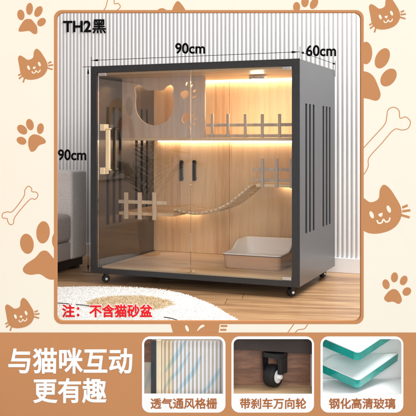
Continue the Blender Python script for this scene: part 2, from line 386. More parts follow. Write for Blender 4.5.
# picture cards with recessed niches
caps = [('透气通风格栅', 150.5, 217), ('带刹车万向轮', 239.8, 306.2), ('钢化高清玻璃', 328.6, 395)]
for (a, b), (oa, ob_), (s, c, d) in zip(cards, opens, caps):
    cd = plate('picture_card', [bl(rrect(a, 336.2, b, 412.2, 8)), bl(rrect(oa, OY[0], ob_, OY[1], 2.6) if False else
         [(oa, OY[1]), (oa, OY[0]+5)] + [(oa+5-5*math.cos(t*PI/12), OY[0]+5-5*math.sin(t*PI/12)) for t in range(1, 7)] +
         [(ob_-5+5*math.sin(t*PI/12), OY[0]+5-5*math.cos(t*PI/12)) for t in range(0, 7)] + [(ob_, OY[1])])], .0012, YB-.0028, 'card', board)
    btext('caption_lettering', s, c, 397.6, d, 408.6, 'letter_brown', cd, .022, .0008, YB-.0041)
    # casing behind the opening
    x0, zt = BP((oa-5.0, 338)); x1, zb = BP((ob_+(5.0 if s != caps[2][0] else 19), 409.5))
    y0, y1 = YB+.0125, YB+(.115 if s == caps[1][0] else .19)
    boxes('niche_casing', [(x0, x1, y1, y1+.004, zb, zt+.0005), (x0-.003, x0-.0002, y0, y1, zb, zt), (x1+.0002, x1+.003, y0, y1, zb, zt), (x0, x1, y0, y1-.0002, zb-.003, zb-.0002)], 'inset_umber' if s == caps[1][0] else 'inset_white', board)

# ---- niche 1: ventilation slats
def nx(px, y): return (px-CX)*y/F
def nz(py, y): return CAMZ + (HY-py)*y/F
yn = YB+.07
gr = empty('ventilation_grille', (nx(188, yn), yn, nz(409, yn)), label='white slatted ventilation grille with a dark post in the left picture card', cat='grille')
inv = lambda o: Matrix.Translation(-o.location)
def shift(o, root): o.data.transform(inv(root)); return o
zb_, zt_ = nz(408, yn), nz(340, yn)
shift(box('post', nx(151, yn), nx(156.2, yn), yn-.012, yn+.006, zb_, zt_, 'frame', gr, .0006), gr)
shift(box('edge_strip', nx(156.3, yn), nx(161.3, yn), yn-.006, yn+.006, zb_, zt_, 'slat_cream', gr, .0006), gr)
bm = bmesh.new(); x = nx(161.5, yn); i = 0
bm2 = bmesh.new()
while x < nx(221.4, yn):
    w = .0095; tgt = bm2 if i < 3 else bm
    prof = [(0, .004), (.0006, -.001), (.0025, -.0035), (.0047, -.0042), (.0069, -.0035), (.0086, -.001), (.0092, .004)]
    A = [tgt.verts.new((x+p[0], yn+p[1], zb_)) for p in prof]; B_ = [tgt.verts.new((x+p[0], yn+p[1], zt_)) for p in prof]
    for k in range(6): tgt.faces.new((A[k], A[k+1], B_[k+1], B_[k]))
    x += .0123; i += 1
for b_, mt in ((bm, 'slat_white'), (bm2, 'slat_cream')): shift(link('slats', done(b_), mt, gr), gr)
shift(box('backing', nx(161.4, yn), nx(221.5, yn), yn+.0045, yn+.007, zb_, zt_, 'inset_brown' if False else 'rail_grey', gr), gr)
yw = YB+.12
wp = empty('wood_sample', (nx(147, yw), yw, nz(409, yw)), label='brown wooden strip left of the dark post in the grille picture card', cat='wood strip')
shift(box('upper_board', nx(143.6, yw), nx(152, yw), yw, yw+.006, nz(362, yw), nz(339, yw), 'inset_brown', wp), wp)
shift(box('lower_board', nx(143.6, yw), nx(152, yw), yw, yw+.006, nz(409, yw), nz(362.2, yw), 'rail_grey', wp), wp)
for k, (pts, w0, lab) in enumerate([
    ([(176, 393), (186, 381), (194, 371), (201, 356)], 2.6, 'pale blue air arrow curling over the middle of the grille'),
    ([(165, 372), (172, 362), (180, 350), (186, 340)], 2.6, 'pale blue air streak at the upper left of the grille'),
    ([(163, 392), (170, 380), (180, 369), (190, 352)], 2.0, 'thin blue air streak rising between the cream slats and the middle of the grille'),
    ([(202, 393), (210, 385), (216, 376), (220, 368)], 2.4, 'pale blue air streak at the lower right of the grille'),
    ([(145, 389), (148, 380), (151, 372), (152.5, 363)], 2.6, 'pale blue air streak in front of the dark post')]):
    ya = YB+.05; P_ = smooth([(nx(a, ya), nz(b, ya)) for a, b in pts], 6, False); n = len(P_)
    L_, R_ = [], []
    for i in range(n):
        a, b = P_[max(0, i-1)], P_[min(n-1, i+1)]; dx, dy = b[0]-a[0], b[1]-a[1]; l = math.hypot(dx, dy)
        w = w0*.0052*math.sin(PI*(i+.6)/(n+.6))**.7*.5
        L_.append((P_[i][0]-dy/l*w, P_[i][1]+dx/l*w)); R_.append((P_[i][0]+dy/l*w, P_[i][1]-dx/l*w))
    tag(plate('air_arrow', [L_+R_[::-1]], .0004, ya, 'arrow'), lab, 'air arrow', 'pale blue air arrows over the grille')

# ---- niche 2: castor
yc = 2.69; zf = -.16
x0, x1 = BP((229.5, 0))[0], BP((316.2, 0))[0]
tag(box('floor', x0, x1, YB+.013, YB+.107, zf-.006, zf, 'inset_floor'), kind='structure')
tag(box('wooden_backdrop', x0, x1, YB+.1075, YB+.113, zf-.006, .008, 'inset_brown'), 'dark red-brown wooden board behind the large castor in the middle picture card', 'backdrop')
bm = bmesh.new()
bm_box(bm, x0+.001, x1-.001, yc-.02, yc+.06, 0, .07)
me = done(bm)
for v in me.vertices:
    if v.co.z < .01: v.co.z = nz(347.5, yc) + (nz(352.5, yc)-nz(347.5, yc))*(v.co.x-x0)/(x1-x0)
    else: v.co.z = nz(337.5, yc)
ru = link('cabinet_underside', me, 'inset_dark', None, .001); tag(ru, 'dark umber cabinet edge that the large castor is screwed to in the middle picture card', 'cabinet edge')
R_ = .0345; cx_ = nx(273.2, yc)
big = empty('castor', (cx_, yc, zf), math.radians(-38), label='large black castor wheel with white hub under a dark cabinet edge, middle picture card', cat='castor')
RX = Matrix.Rotation(PI/2, 4, 'Y')
T = Matrix.Translation
lathe('tyre', [(R_*.5, -.017), (R_*.90, -.0185), (R_*.975, -.014), (R_, -.007), (R_, .005), (R_*.985, .010), (R_*.92, .0165), (R_*.5, .0160)], 'rubber', big, T((0, 0, R_)) @ RX)
hub = lathe('hub', [(R_*.58, .0115), (R_*.60, .0185), (R_*.52, .0195), (R_*.34, .0190), (.006, .0190)], 'nylon', big, T((0, 0, R_)) @ RX)
lathe('axle_nut', [(.0075, .0152), (.0085, .018), (.0085, .027), (.007, .030), (.003, .0305)], 'nylon', hub, T((0, 0, R_)) @ RX, seg=12)
# fork: two cheeks and a crown plate
ztop = nz(352.5, yc)-zf+.002
fk = plate_mesh([smooth([(-.030, ztop), (-.028, R_+.02), (-.012, R_-.012), (.008, R_-.012), (.030, R_+.014), (.032, ztop)], 6)], .0012, 0)
fk2 = fk.copy()
for m_, xx in ((fk, -.0225), (fk2, .0165)):
    for v in m_.vertices: v.co = (xx + v.co.y, v.co.x*.8 , min(v.co.z, ztop))
bm = bmesh.new(); bm.from_mesh(fk); bm_box(bm, -.0250, .036, -.024, .026, ztop-.014, ztop)
link('fork', done(bm), 'black', big)
bm = bmesh.new(); bm_box(bm, .0225, .0355, -.012, .026, R_+.010, ztop-.0145); bm_box(bm, -.022, .0222, .0265, .031, R_+.012, ztop-.001)
link('brake_plate', done(bm), 'black', big, .001)

# ---- niche 3: two glass plates, a rounded corner towards the viewer
def glass_plate(px, py, yy, lab, t=.027):
    g = empty('glass_plate', (nx(px, yy), yy, nz(py, yy)), label=lab, cat='glass plate', group='glass plates in the right picture card')
    s, r = .23, .016
    pts = []
    for k in range(8):
        a = PI + PI/2*k/8; pts.append((r + r*math.cos(a), r + r*math.sin(a)))
    pts += [(s, 0), (s*.5, .10), (.07, .14), (0, .14)]
    tilt = Matrix.Rotation(math.radians(16), 4, 'X') @ Matrix.Rotation(PI/4, 4, 'Z')
    bm = bmesh.new(); lo = [bm.verts.new(tilt @ Vector((x, y, -t))) for x, y in pts]; hi = [bm.verts.new(tilt @ Vector((x, y, -.0012))) for x, y in pts]
    for k in range(len(pts)): bm.faces.new((lo[k], lo[(k+1) % len(pts)], hi[(k+1) % len(pts)], hi[k]))
    bm.faces.new(lo[::-1])
    bm.faces.new(hi)
    link('polished_edge', done(bm), 'teal', g)
    cx = .06
    bm = bmesh.new(); a = [bm.verts.new(tilt @ Vector((x + (cx-x)*.008, y+(cx-y)*.008, -.001))) for x, y in pts]; b = [bm.verts.new(tilt @ Vector((x+(cx-x)*.022, y+(cx-y)*.022, .0012))) for x, y in pts]
    for k in range(len(pts)): bm.faces.new((a[k], a[(k+1) % len(pts)], b[(k+1) % len(pts)], b[k]))
    bm.faces.new(b); bm.faces.new(a[::-1])
    link('clear_face', done(bm), 'plate', g)
    # lift the far wings off the casing walls
    return g
glass_plate(358.5, 353.5, YB+.024, 'upper clear glass plate with a thick teal polished edge and rounded corner')
glass_plate(358.5, 381.0, YB+.025, 'lower clear glass plate with a thick teal polished edge and rounded corner')
gx0, gx1 = BP((318.2, 0))[0], BP((418.5, 0))[0]
tag(box('tabletop', gx0, gx1, YB+.013, YB+.185, nz(394, YB)-.012, nz(394, YB)-.006, 'inset_white'), 'white surface under the two teal edged glass plates, right picture card', 'tabletop')

# ---------------------------------------------------------------- setting
bm = bmesh.new(); bm_box(bm, -3.2, 3.2, YB+.2, 7, -.02, 0)
bm_box(bm, -3.2, nx(XL, YB)-.02, -1.5, YB+.2, -.02, 0)
tag(link('floor', done(bm), 'floor'), kind='structure')
CR = empty('ribbed_wall', (FLX, FLY, 0), CABROT, label='white vertically ribbed wall behind the black cabinet', cat='wall')
bm = bmesh.new(); vw = .728; pitch = .0209; rows = []
pr = [(0, .001), (.0022, .001), (.0030, -.005), (.0050, -.0088), (.0112, -.0100), (.0176, -.0088), (.0196, -.005), (.0204, .001)]
x = -1.0; lo, hi = [], []
while x < 2.4:
    for a, b in pr: lo.append(bm.verts.new((x+a, vw+b, .0))); hi.append(bm.verts.new((x+a, vw+b, 2.3)))
    x += pitch
for k in range(len(lo)-1): f = bm.faces.new((lo[k], lo[k+1], hi[k+1], hi[k])); f.smooth = True
bm_box(bm, -1.0, 2.4, vw+.0045, vw+.06, 0, 2.3)
link('ribbed_panel', done(bm), 'wall', CR)
box('baseboard', -1.0, 2.4, vw-.022, vw-.009, 0, .068, 'base', CR, .002)
LW = empty('side_wall', (FLX, FLY, 0), CABROT, label='taupe plaster wall left of the grey sofa, seen only in the glass door reflection', cat='wall')
box('wall_face', -1.12, -1.0, -3.2, vw+.06, 0, 2.3, 'sidewall', LW)
# arched print hanging on the side wall (shows as a reflection in the left glass door)
def wall_print(v0, v1, z0, z1):
    p = empty('framed_print', (FLX, FLY, 0), CABROT, label='abstract print of brown and ochre arches reflected in the left glass door', cat='picture')
    box('picture_frame', -.999, -.975, v0, v1, z0, z1, 'black', p, .002)
    box('print_sheet', -.9745, -.972, v0+.012, v1-.012, z0+.012, z1-.012, 'paper', p)
    def sh(name, loop, mat, d):
        me = plate_mesh([loop], .0004, 0)
        for q in me.vertices: q.co = (-.9712+d+q.co.y, q.co.x, q.co.z)
        link(name, me, mat, p)
    vm = (v0+v1)/2; zm = (z0+z1)/2; w = (v1-v0)
    def arch(c, z, r, t, foot):
        o = [(c+r*math.cos(a*PI/16), z+r*math.sin(a*PI/16)) for a in range(17)]; i = [(c+(r-t)*math.cos(a*PI/16), z+(r-t)*math.sin(a*PI/16)) for a in range(17)]
        return [(c+r, z-foot)] + o + [(c-r, z-foot*.6), (c-r+t, z-foot*.6)] + i[::-1] + [(c+r-t, z-foot)]
    sh('arch', arch(vm+.05, zm+.05, .17, .075, .10), 'print_ochre', 0)
    sh('arch', arch(vm-.08, zm-.04, .15, .07, .13), 'print_rust', .001)
    sh('arch', arch(vm+.11, zm-.10, .12, .06, .07), 'print_dark', .002)
    sh('disc', ell(vm-.14, zm+.17, .055, .07), 'print_dark', .001)
wall_print(-2.55, -1.85, .32, 1.02)

# sofa along the side wall
sf = empty('sofa', (FLX, FLY, 0), CABROT, label='low grey-brown fabric sofa at the left behind the cabinet', cat='sofa')
def soft(name, x0, x1, y0, y1, z0, z1, mat, bev=.03):
    o = box(name, x0, x1, y0, y1, z0, z1, mat, sf, bev, 5, True); return o
box('plinth', -.95, -.262, -.42, .40, .012, .05, 'black', sf, .004)
soft('base', -.955, -.25, -.43, .268, .05, .135, 'sofa', .012)
soft('seat_cushion', -.80, -.243, -.30, .266, .136, .262, 'sofa', .022)
soft('arm', -.96, -.247, .270, .415, .05, .46, 'sofa2', .013)
soft('arm', -.96, -.247, -.445, -.302, .05, .46, 'sofa2', .013)
soft('backrest', -.96, -.805, -.30, .268, .136, .52, 'sofa', .04)
for a, b in ((-.92, -.38), (-.92, .36), (-.29, -.38), (-.29, .36)):
    box('foot', a-.02, a+.02, b-.02, b+.02, 0, .0115, 'black', sf)

# palm in a pot, standing left in front of the cabinet (seen in the glass)
pu, pv = -.10, -.80
pxw, pyw = FLX + CA*pu + SA*pv, FLY - SA*pu + CA*pv
pal = empty('potted_palm', (pxw, pyw, 0), label='dark feathery potted palm reflected in the left glass door', cat='plant')
lathe('pot', [(.045, 0), (.052, .01), (.064, .17), (.069, .185), (.062, .187), (.058, .178), (.03, .176)], 'pot', pal)
lathe('soil', [(.001, .168), (.0575, .168), (.0575, .1765), (.001, .1775)], 'soil', pal)
for k in range(8):
    a = 2*PI*k/8 + random.uniform(-.2, .2); ln = random.uniform(.15, .27); up = random.uniform(.38, .56)
    pts = []
    for i in range(9):
        t = i/8; pts.append(Vector((math.cos(a)*ln*t**1.3, math.sin(a)*ln*t**1.3, .17 + up*(1.35*t - .62*t**3))))
    bm = bmesh.new(); bm_tube(bm, pts, [.003*(1-.8*i/8) for i in range(9)], 5)
    for i in range(13):
        t = .30 + .70*i/13; q = t*8; j = min(7, int(q)); p = pts[j].lerp(pts[j+1], q-j); d = (pts[j+1]-pts[j]).normalized()
        sd = d.cross(Vector((0, 0, 1))).normalized()
        for s_ in (-1, 1):
            L_ = .12*math.sin(PI*(t-.15))**.8+.02; e = (sd*s_*.75 + d*1.0 + Vector((0, 0, -.30))).normalized()
            nrm = e.cross(d).normalized()*.0045; wv = e.cross(nrm).normalized()*.0052
            v = [bm.verts.new(p), bm.verts.new(p+e*L_*.4+wv), bm.verts.new(p+e*L_+Vector((0, 0, -.012))), bm.verts.new(p+e*L_*.4-wv)]
            bm.faces.new(v)
    link('frond', done(bm), 'leaf', pal)

# rug
rp = smooth([(-.62, 3.40), (-.43, 3.465), (-.228, 3.478), (-.05, 3.44), (.068, 3.337), (.168, 3.133), (.222, 2.94), (.246, 2.82), (.18, 2.755), (-.2, 2.745), (-.6, 2.75), (-.80, 2.95), (-.78, 3.22)], 8)
rug = plate_mesh([rp], .006, 0)
for v in rug.vertices: v.co = (v.co.x, v.co.z, .0075+v.co.y)
bm = bmesh.new(); bm.from_mesh(rug)
def inside(x, y):
    c = False; n = len(rp); j = n-1
    for i in range(n):
        if (rp[i][1] > y) != (rp[j][1] > y) and x < (rp[j][0]-rp[i][0])*(y-rp[i][1])/(rp[j][1]-rp[i][1]) + rp[i][0]: c = not c
        j = i
    return c
rgo = link('shaggy_rug', done(bm), 'rug'); tag(rgo, 'white shaggy rug with a tan patch on the floor in front of the cabinet', 'rug')
V_, F_ = [], []
cnt = 0
while cnt < 50000:
    x, y = random.uniform(-.62, .25), random.uniform(2.745, 3.485)
    if not inside(x, y): continue
    a = random.uniform(0, 2*PI); h = random.uniform(.003, .007); l = random.uniform(.003, .009); w = .0015
    b = len(V_); ca, sa = math.cos(a), math.sin(a)
    V_ += [(x-sa*w, y+ca*w, .012), (x+sa*w, y-ca*w, .012), (x+ca*l*.5+sa*w*.8, y+sa*l*.5-ca*w*.8, .012+h*.75), (x+ca*l, y+sa*l, .012+h), (x+ca*l*.5-sa*w*.8, y+sa*l*.5+ca*w*.8, .012+h*.75)]
    F_.append((b, b+1, b+2, b+3, b+4)); cnt += 1
pm = bpy.data.meshes.new('pile'); pm.from_pydata(V_, [], F_); link('pile', pm, 'rug', rgo)
def floor_pt(px, py, z=.022):
    Y = (CAMZ-z)*F/(py-HY); return ((px-CX)*Y/F, Y, z)
for k, pts in enumerate([[(50, 302.6), (60, 303.2), (72, 304.2)], [(76, 304.6), (84, 305.2), (92, 306.6)], [(164, 317.2), (171, 318.2), (178, 320.5), (184, 323.5)]]):
    tube('stitched_line', smooth([floor_pt(*p) for p in pts], 5, False), .0016, 'black', rgo, 5)

# ---------------------------------------------------------------- the cabinet
C = empty('cat_cabinet', (FLX, FLY, 0), CABROT, label='black framed pet cabinet on castors with two glass doors and warm lit oak interior', cat='cabinet')
W, D, Z0, Z1, TH = .9, .6, .045, .913, .028
slots = [(.087, .114), (.146, .173), (.205, .232), (.371, .398), (.430, .457), (.489, .516)]
def grid_panel(x0, x1, ys, zs, solid):
    bm = bmesh.new(); V = {}
    def v(s, i, j):
        if (s, i, j) not in V: V[(s, i, j)] = bm.verts.new(((x0, x1)[s], ys[i], zs[j]))
        return V[(s, i, j)]
    nI, nJ = len(ys)-1, len(zs)-1; S_ = lambda i, j: 0 <= i < nI and 0 <= j < nJ and solid(i, j)
    for i in range(nI):
        for j in range(nJ):
            if not S_(i, j): continue
            bm.faces.new((v(0, i, j), v(0, i, j+1), v(0, i+1, j+1), v(0, i+1, j))); bm.faces.new((v(1, i, j), v(1, i+1, j), v(1, i+1, j+1), v(1, i, j+1)))
            if not S_(i-1, j): bm.faces.new((v(0, i, j), v(1, i, j), v(1, i, j+1), v(0, i, j+1)))
            if not S_(i+1, j): bm.faces.new((v(0, i+1, j), v(0, i+1, j+1), v(1, i+1, j+1), v(1, i+1, j)))
            if not S_(i, j-1): bm.faces.new((v(0, i, j), v(0, i+1, j), v(1, i+1, j), v(1, i, j)))
            if not S_(i, j+1): bm.faces.new((v(0, i, j+1), v(1, i, j+1), v(1, i+1, j+1), v(0, i+1, j+1)))
    return done(bm)
ys = [.0015] + [c for s in slots for c in s] + [D]; zs = [Z0, .240, .746, Z1]
sol = lambda i, j: not (j == 1 and i % 2 == 1)
link('side_panel', grid_panel(.0015, TH, ys, zs, sol), 'side', C, .0012)
link('side_panel', grid_panel(W-TH, W-.0015, ys, zs, sol), 'side', C, .0012)
for xa in (.0135, W-.0150):
    for va, vb in ((.075, .245), (.36, .53)): box('slot_darkener', xa, xa+.0015, va, vb, .2395, .7465, 'letter_black', C)  # black sheets added inside the slots to make them look dark
# front frame mitre-free: two stiles and two rails a touch proud
boxes('front_frame', [(0, TH+.001, -.004, .0012, Z0-.001, Z1+.001), (W-TH-.003, W, -.004, .0012, Z0-.001, Z1+.001),
                      (TH+.001, W-TH-.003, -.0035, .0012, Z1-.026, Z1+.0008), (TH+.001, W-TH-.003, -.0035, .0012, Z0-.0008, .0665)], 'frame', C, .0008)
box('top_panel', TH, W-TH, .0015, D, Z1-.026, Z1-.001, 'frame', C, .001)
box('bottom_panel', TH, W-TH, .0015, D, Z0+.001, .0585, 'frame', C, .001)
box('back_panel', TH, W-TH, .590, D-.002, .0587, Z1-.027, 'frame', C)
box('inner_ceiling', TH+.0005, W-TH-.0005, .02, .5745, Z1-.0345, Z1-.0262, 'oak_floor', C)
box('inner_floor', TH+.012, W-TH-.0005, .022, .5745, .0588, .0715, 'oak_floor', C, .001)
for a, b in ((TH+.0005, .412), (.4135, W-TH-.0005)):
    bd = box('back_door', a, b, .575, .589, .072, Z1-.035, 'oak', C, .001)
hv = .574
for px in (182.6, 195.6):
    u0, zt = cab(px-1.5, 160.2, hv); u1, zb = cab(px+1.5, 180.6, hv)
    bm = bmesh.new(); bm_box(bm, u0, u1, hv-.022, hv-.012, zb, zt); bm_box(bm, u0+.002, u1-.002, hv-.013, hv+.0005, zb+.006, zb+.016); bm_box(bm, u0+.002, u1-.002, hv-.013, hv+.0005, zt-.016, zt-.006)
    link('back_door_handle', done(bm), 'black', C, .0015)
# middle shelf + fence + cat-face divider
SV = .24
box('shelf', TH+.0005, W-TH-.0005, SV-.012, .5745, .601, .6135, 'oak_floor', C, .001)
ZC = Z1-.035
u_r, _ = cab(205.3, 100, SV)
T2 = lambda pts: [cab(80+x/3.2, 60+y/3.2, SV) for x, y in pts]
face = smooth(T2([(179, 112), (176, 92), (185, 80), (200, 84), (213, 96), (240, 97), (266, 96), (278, 84), (292, 80), (301, 92), (298, 112), (303, 140), (297, 170), (278, 196), (252, 208), (228, 208), (203, 197), (184, 172), (178, 142)]), 6)
hl = [face]
P3 = lambda x, y: (180+x/10.4, 60+y/10.4)
for cx, cy, rx, ry, ro in ((68, 250, 11, 23, 18), (120, 270, 11, 21, 28), (150, 322, 12, 21, 50), (150, 385, 12, 22, 75)):
    hl.append([cab(*P3(x, y), SV) for x, y in ell(cx, cy, rx, ry, ro, 18)])
hl.append([cab(*P3(x, y), SV) for x, y in smooth([(8, 350), (30, 322), (75, 318), (94, 340), (92, 370), (60, 402), (38, 405), (22, 380)], 4)])
P4 = lambda x, y: (80+x/3.2, 60+y/3.2)
for cx, cy, rx, ry, ro in ((362, 174, 3.4, 6, 60), (371, 188, 3.4, 6, 85), (366, 204, 3.4, 6.4, 115), (352, 214, 3.4, 6.2, 150)):
    hl.append([cab(*P4(x, y), SV) for x, y in ell(cx, cy, rx, ry, ro, 18)])
hl.append([cab(*P4(x, y), SV) for x, y in smooth([(326, 190), (336, 170), (346, 168), (352, 182), (346, 196), (334, 202)], 4)])
dv = plate('divider_panel', [[(TH+.0006, .6137), (u_r, .6137), (u_r, ZC-.0005), (TH+.0006, ZC-.0005)]] + hl, .005, SV, 'panel_oak', C)
def bar(name, u0, u1, v0, v1, z0, z1, mat, par): return box(name, u0, u1, v0, v1, z0, z1, mat, par, .0012)
# shelf fence
fv = SV+.006
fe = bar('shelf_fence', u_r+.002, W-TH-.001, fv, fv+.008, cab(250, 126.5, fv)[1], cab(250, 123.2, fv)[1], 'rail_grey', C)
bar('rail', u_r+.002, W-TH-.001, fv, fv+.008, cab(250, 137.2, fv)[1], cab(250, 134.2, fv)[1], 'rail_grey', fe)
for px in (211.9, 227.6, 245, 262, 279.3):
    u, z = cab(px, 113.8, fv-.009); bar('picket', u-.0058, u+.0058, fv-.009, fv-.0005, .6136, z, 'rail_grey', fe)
# right platform + fence
u0, z0 = cab(256.5, 183.8, .27)
RZ = z0
rpz = box('right_platform' if False else 'climbing_platform', u0, W-TH-.001, .262, .5745, z0-.012, z0, 'oak_floor', C, .001); rpz['label'] = 'upper right climbing platform'
fv = .262
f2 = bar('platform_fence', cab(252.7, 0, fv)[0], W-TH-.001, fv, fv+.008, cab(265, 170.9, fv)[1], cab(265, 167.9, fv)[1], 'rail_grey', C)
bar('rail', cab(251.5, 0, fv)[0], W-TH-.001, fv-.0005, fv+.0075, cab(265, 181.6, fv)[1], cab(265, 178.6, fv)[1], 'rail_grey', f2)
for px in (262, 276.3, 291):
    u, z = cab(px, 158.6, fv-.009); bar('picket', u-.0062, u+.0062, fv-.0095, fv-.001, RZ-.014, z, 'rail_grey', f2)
# left platform + fence
LZ = .288
lp = box('climbing_platform', TH+.001, .292, .202, .5745, LZ-.014, LZ, 'oak_floor', C, .001); lp['label'] = 'lower left climbing platform'
fv = .196
f3 = bar('platform_fence', cab(118.8, 0, fv)[0], cab(167, 0, fv)[0], fv-.004, fv+.004, cab(143, 204, fv)[1], cab(143, 200.4, fv)[1], 'rail_oak', C)
for px in (125.8, 139.4, 154.1):
    u, z = cab(px, 192.4, fv-.014); bar('picket', u-.0085, u+.0085, fv-.0155, fv-.0045, LZ-.030, z, 'rail_oak', f3)
# hanging bridge
bv0, bv1 = .255, .455
path = smooth([cab(a, b, .365) for a, b in ((183, 207.5), (200, 211), (217, 209.8), (234, 203.5), (248, 193), (259, 183.5))], 8, False)
br = empty('hanging_bridge', (0, 0, 0)); br.parent = C
segl = [0]
for a, b in zip(path, path[1:]): segl.append(segl[-1]+math.hypot(b[0]-a[0], b[1]-a[1]))
tot = segl[-1]; N = 19
for k in range(N):
    s = tot*(k+.5)/N; j = max(i for i in range(len(segl)-1) if segl[i] <= s); t = (s-segl[j])/(segl[j+1]-segl[j])
    x = path[j][0]+(path[j+1][0]-path[j][0])*t; z = path[j][1]+(path[j+1][1]-path[j][1])*t
    an = math.atan2(path[j+1][1]-path[j][1], path[j+1][0]-path[j][0])
    mt = Matrix.Translation((x, (bv0+bv1)/2, z)) @ Matrix.Rotation(-an + random.uniform(-.08, .08), 4, 'Y') @ Matrix.Rotation(random.uniform(-.05, .05), 4, 'Z')
    bm = bmesh.new(); bm_box(bm, -.0068, .0068, -(bv1-bv0)/2, (bv1-bv0)/2, -.003, .004, mt); link('bridge_slat', done(bm), 'rail_oak', br, .001)
for vv in (bv0+.012, bv1-.012): tube('rope', [(p[0], vv, p[1]-.0055) for p in path], .0028, 'rope', br, 6)
# LEDs and lamp
def led(name, a, b, v0, v1, z0, z1):
    o = box(name, a, b, v0, v1, z0, z1, 'led', C); return o
led('led_strip', .06, W-.05, .556, .562, ZC-.006, ZC-.001)
led('led_strip', .06, W-.05, .556, .562, .594, .5995)
led('led_strip', u0+.02, W-.05, .556, .562, RZ-.019, RZ-.0135)
led('led_strip', .06, .27, .556, .562, LZ-.021, LZ-.0155)
u, z = cab(258.3, 75, .30)
lb = box('ceiling_lamp', u-.034, u+.034, .275, .315, ZC-.017, ZC-.0005, 'steel', C, .002)
box('lens', u-.026, u+.026, .281, .309, ZC-.0195, ZC-.0172, 'lamp', lb, .001)
# glass doors
gz0, gz1 = .0685, Z1-.028
gl = box('glass_door', TH+.003, .4497, .0035, .0085, gz0, gz1, 'glass_tint', C); gl['label'] = 'left glass door with pale brass pull handle'
gr_ = box('glass_door', .4503, W-TH-.005, .0035, .0085, gz0, gz1, 'glass', C); gr_['label'] = 'right glass door without handle'
for d, ps in ((gl, [(TH+.004, TH+.040, gz1-.013, gz1+.001)]), (gr_, [(W-TH-.042, W-TH-.006, gz1-.012, gz1+.001), (W-TH-.042, W-TH-.006, gz0-.001, gz0+.013)])):
    for a, b, c, e in ps: box('hinge', a, b, .0005, .0115, c, e, 'steel', d, .001)
for (a, b) in ((.430, .446), (.454, .466)): box('door_stop', a, b, .0125, .022, .0718, .082, 'gold', C, .001)
# handle
ub, zt = cab(108.4, 129.5, -.02); _, zb = cab(108.4, 169, -.02)
bm = bmesh.new(); bm_box(bm, ub-.0085, ub+.0085, -.030, -.016, zb, zt)
u1, za = cab(103.0, 124.2, -.03)
for c0, c1 in ((124.2, 130.8), (167.6, 174.2)):
    a = cab(103, c0, -.03)[1]; b = cab(103, c1, -.03)[1]
    bm_box(bm, u1-.012, u1+.010, -.036, .0032, b, a); bm_box(bm, u1+.0102, ub+.0120, -.0305, -.0155, min(a, b)+.016 if c0 < 150 else b+.018, (a-.002) if c0 > 150 else b+.0)  if False else None
bm_box(bm, u1+.0102, ub+.013, -.0308, -.0152, zt+.0003, zt+.006); bm_box(bm, u1+.0102, ub+.013, -.0308, -.0152, zb-.006, zb-.0003)
link('handle', done(bm), 'gold', gl, .0015)
# castors under the cabinet
def castor(u, v, rz):
    c = empty('castor', (u, v, 0), rz); c.parent = C
    r = .0165
    bm = bmesh.new(); bm_box(bm, -.014, .014, -.014, .014, .0405, .0448); bm_box(bm, -.013, -.0105, -.008, .008, .012, .0404); bm_box(bm, .0105, .013, -.008, .008, .012, .0404); bm_box(bm, -.0104, .0104, .004, .008, .034, .0404)
    link('fork', done(bm), 'black', c, .0008)
    lathe('wheel', [(.004, -.0095), (r*.9, -.0095), (r, -.006), (r, .006), (r*.9, .0095), (.004, .0095)], 'rubber', c, T((0, 0, r)) @ RX, 28)
    lathe('hub', [(.002, .0131), (.0055, .0132), (.0055, .0152), (.003, .0165), (.002, .0168)], 'nylon', c, T((0, 0, r)) @ RX, 20)
for u, v, a in ((.047, .045, -.9), (.853, .045, -.7), (.047, .555, -.9), (.853, .555, -.5)): castor(u, v, a)

